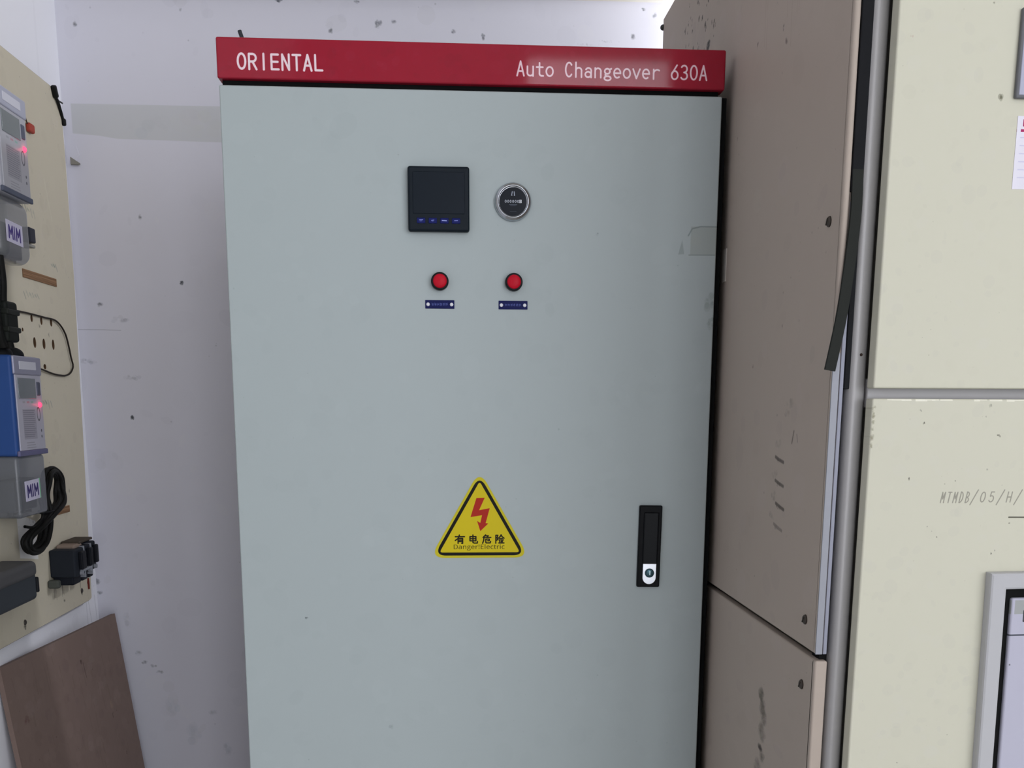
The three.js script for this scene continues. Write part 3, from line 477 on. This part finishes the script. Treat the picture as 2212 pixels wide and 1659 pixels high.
const mUp = makeMeter('pale grey electricity meter at the top of the cream board', 2.000, -0.2430, std('#b9bac4', 0.45), cover('#d4d6da'), { face: '#b4b4bb', clip: std('#b6b8c8', 0.3, .2), lcd: '#5f6a6c', rail: std('#5a6072', 0.5) }, { round: 0.022, ink: '#4a3a86', dy: -0.008, dz: 0.018, tilt: -0.03 });
const mLow = makeMeter('blue-sided electricity meter low on the cream board, above the coiled cable', 1.5275, -0.2186, std('#31508c', 0.4), cover('#c6cad2'), { face: '#bdbbc8', clip: std('#9c9cb0', 0.3, .2), lcd: '#59656a', rail: std('#6d6c8e', 0.5) }, { round: 0.008, ink: '#3c3170', dy: -0.008, dz: 0.006, tilt: 0.03, green: true });
part('seal_bracket', rbox(0.03, 0.028, 0.03, 0.003, 2), std('#30323c', 0.5), mUp, [0.03, 1.764 - (2.0 - 0.185), -0.413 - mUp.position.z], [0, 0, 0], 'small dark seal bracket');
part('seal_base', rbox(0.03, 0.006, 0.05, 0.002, 2), std('#96948d', 0.6), mUp, [0.02, 1.747 - (2.0 - 0.185), -0.425 - mUp.position.z]);
part('cable_gland', new THREE.SphereGeometry(0.02, 24, 14).scale(1, 0.75, 1.05), std('#1c1d20', 0.6), mLow, [0.03, 0.187, -0.306 - mLow.position.z]);
part('cable_gland', new THREE.SphereGeometry(0.02, 24, 14).scale(1, 0.75, 1.05), std('#1c1d20', 0.6), mLow, [0.03, 0.187, -0.255 - mLow.position.z]);
// cables
const mCable = std('#161615', 0.55);
{
  const t = thing('cable_bundle', 'thick black cables running down between the two electricity meters', 'cable');
  for (const [z, x, dz] of [[-0.222, -0.845, 0], [-0.212, -0.862, .004], [-0.200, -0.848, -.004]]) part('cable', tube([[x, 1.70, z], [x + .004, 1.655, z + .006 + dz], [x, 1.62, z + .002], [x, 1.57, z], [x + .002, 1.54, z - .01]], 0.0075), mCable, t);
  part('connector', rbox(0.036, 0.072, 0.05, 0.006, 3), std('#1b1e1b', 0.6), t, [-0.853, 1.586, -0.235]);
  part('connector_rib', rbox(0.040, 0.010, 0.054, 0.003, 2), std('#232622', 0.5), t, [-0.852, 1.572, -0.235]);
  part('connector_rib', rbox(0.040, 0.010, 0.054, 0.003, 2), std('#232622', 0.5), t, [-0.852, 1.603, -0.235]);
}
tag(part('thin_wire', tube([[-.885, 1.614, -.29], [-.892, 1.618, -.36], [-.896, 1.620, -.45], [-.896, 1.6185, -.55], [-.896, 1.6165, -.615], [-.896, 1.605, -.648], [-.896, 1.590, -.668], [-.896, 1.564, -.6826], [-.896, 1.540, -.692], [-.896, 1.524, -.7003], [-.896, 1.510, -.6857], [-.896, 1.5015, -.655], [-.896, 1.5005, -.61], [-.896, 1.503, -.57], [-.894, 1.509, -.515], [-.884, 1.512, -.44], [-.870, 1.514, -.357]], 0.0019, false, 160), std('#2a241f', 0.6), scene), 'thin dark wire looping out over the cream board above the blue-sided meter', 'wire');
{
  const t = thing('coiled_cable', 'black cable wound in a figure of eight, hanging below the blue-sided meter', 'cable');
  const base = [[1.282, -.405], [1.300, -.425], [1.302, -.458], [1.284, -.484], [1.258, -.486], [1.238, -.452], [1.218, -.392], [1.200, -.335], [1.178, -.298], [1.160, -.302], [1.152, -.334], [1.162, -.372], [1.192, -.390], [1.226, -.400], [1.256, -.398]];
  reseed(91);
  for (let i = 0; i < 5; i++) {
    const s = 0.93 + 0.035 * i, pts = base.map(([y, z], k) => [-.872 + .006 * (i % 3) + .004 * Math.sin(k + i) + (k > 4 && k < 8 ? .010 : 0), 1.228 + (y - 1.228) * s + .003 * (rnd() - .5), -.398 + (z + .398) * s + .003 * (rnd() - .5)]);
    part('cable', tube(pts, 0.0044, true, 120), mCable, t);
  }
  part('cable_tie', tube([[-.866, 1.222, -.375], [-.852, 1.222, -.40], [-.866, 1.218, -.425], [-.88, 1.222, -.40]], 0.003, true, 32), std('#1d1d1f', 0.4), t);
  part('cable_end', tube([[-.868, 1.222, -.385], [-.858, 1.212, -.35], [-.862, 1.2, -.315], [-.868, 1.204, -.29]], 0.003), mCable, t);
}
{
  const t = thing('fuse_block', 'dusty black fuse blocks in a row at the bottom right of the cream board', 'fuse block', [-0.900, 1.055, -0.480]);
  const dk = std('#22262d', 0.65), dk2 = std('#191c24', 0.6), pale = std('#8d9097', 0.6);
  [[0, 0.078, 0.054, 0.058], [-0.062, 0.080, 0.053, 0.040], [-0.106, 0.082, 0.052, 0.034]].forEach(([z, h, d, w], i) => {
    const m = part('fuse_holder', rbox(d, h - 0.018, w, 0.004, 2), i ? dk2 : dk, t, [d / 2, h / 2 + 0.006, z - w / 2]);
    part('foot', rbox(d * .8, 0.022, w * .8, 0.004, 2), dk2, m, [-0.003, -h / 2 + 0.002, -0.002]);
    part('carrier', rbox(0.010, h * .5, w * .45, 0.003, 2), std('#14161c', 0.5), m, [d / 2 + 0.004, 0.004, -w * .1]);
    part('terminal_screw', cyl(0.005, 0.005, 0.008, 16), pale, m, [d / 2 + 0.002, -h * .30, 0], [0, 0, P / 2]);
  });
  for (const z of [-0.0595, -0.1035]) part('divider', rbox(0.050, 0.070, 0.003, 0.001, 1), pale, t, [0.030, 0.042, z]);
  part('link_bar', rbox(0.010, 0.006, 0.06, 0.002, 1), pale, t, [0.055, 0.026, -0.058]);
  part('top_shelf', rbox(0.040, 0.006, 0.085, 0.002, 1), std('#4a423a', 0.8), t, [0.024, 0.083, -0.105]);
  part('dusty_cap', rbox(0.040, 0.014, 0.050, 0.005, 2), std('#8a7a6e', 0.9), t, [0.024, 0.075, -0.055]);
  part('cable_clip', rbox(0.024, 0.018, 0.018, 0.005, 2), std('#4a4d48', 0.7), t, [0.012, 0.004, 0.012]);
}
{
  const t = thing('junction_box', 'dusty dark grey box at the bottom left of the cream board', 'box', [-0.900, 1.068, -0.115]);
  part('box_body', rbox(0.062, 0.074, 0.276, 0.010, 4), std('#40454b', 0.6), t, [0.031, 0.037, 0]);
  part('lid', rbox(0.070, 0.030, 0.268, 0.010, 4), std('#58585a', 0.65), t, [0.033, 0.062, 0.004]);
  part('clip', rbox(0.012, 0.03, 0.008, 0.003, 2), std('#1a1c20', 0.5), t, [0.058, 0.028, -0.139]);
}
{
  const t = thing('short_lead', 'short black lead pinned at the top right corner of the cream board', 'wire');
  part('lead', tube([[-.899, 2.106, -.708], [-.896, 2.095, -.722], [-.897, 2.075, -.744], [-.898, 2.060, -.757]], 0.0035), mCable, t);
  part('plug', rbox(0.012, 0.026, 0.012, 0.004, 2), mCable, t, [-.895, 2.108, -.708], [0.5, 0, 0]);
  part('lug', rbox(0.010, 0.016, 0.010, 0.004, 2), mCable, t, [-.897, 2.058, -.757]);
  part('whisker', tube([[-.897, 2.095, -.718], [-.893, 2.0945, -.745]], 0.0018), std('#4a4a48', 0.6), t);
}
{ const t = thing('seal_tag', 'small red seal tag on the board beside the upper meter', 'tag', [-0.900, 1.9945, -0.552]);
  part('tag_body', rbox(0.010, 0.018, 0.026, 0.004, 2), std('#a8483a', 0.6), t, [0.005, 0, 0]);
  part('seal_wire', tube([[0.004, 0.006, 0.012], [0.006, 0.018, 0.030], [0.010, 0.024, 0.055]], 0.0014), std('#4a4038', 0.6), t); }

// ---------------------------------------------------------------- brown board leaning at the lower left
{
  const B = new THREE.Vector3(-0.8574, 0.9368, -0.75), A = new THREE.Vector3(-0.9127, 0.9368, -0.2303);
  const ex = B.clone().sub(A), L = ex.length(); ex.normalize();
  const ey = new THREE.Vector3(-0.1250, 0.9920, 0).normalize(); ey.addScaledVector(ex, -ey.dot(ex)).normalize();
  const ez = ex.clone().cross(ey);              // out of the face
  const H = 0.938, s = new THREE.Shape(); s.moveTo(0, 0); s.lineTo(L, 0); s.lineTo(L, -H); s.lineTo(0, -H); s.closePath();
  const tex = canvasTex(700, 1220, (g, w, h) => { reseed(95); g.fillStyle = '#7d6b63'; g.fillRect(0, 0, w, h); grain(g, w, h, 900, 0.03);
    for (let i = 0; i < 260; i++) { const x = rnd() * w, y = rnd() * h; stroke(g, [x, y, x + 4 * rnd(), y + 20 + 50 * rnd()], 2 + 3 * rnd(), rnd() < .5 ? '#5a4b42' : '#84726a', .16); }
    blot(g, w * .60, 90, 6, 5, '#3b2d27', .8, 8); stroke(g, [w * .615, 95, w * .62, 140], 3, '#45362f', .6); blot(g, w * .80, 260, 10, 20, '#8f7d6c', .5, 10); blot(g, w * .79, 290, 5, 12, '#43362f', .5, 8); blot(g, w * .85, 420, 6, 16, '#43362f', .4, 8); blot(g, w * .1, 160, 12, 10, '#5a3f3a', .4, 8); speckle(g, w, h, 200, '#3f332d', .4, .8, 3); });
  const g = new THREE.ExtrudeGeometry(s, { depth: 0.010, bevelEnabled: false }); g.translate(0, 0, -0.010); planar(g, 0, 0, L, 1, -H, 0);
  const m = tag(part('leaning_board', g, std(0xffffff, 0.62, 0, { map: tex }), scene), 'dark brown sheet of board leaning against the left wall under the meter board', 'board');
  m.matrix.makeBasis(ex, ey, ez).setPosition(A); m.matrix.decompose(m.position, m.quaternion, m.scale);
}

renderer.render(scene, camera);
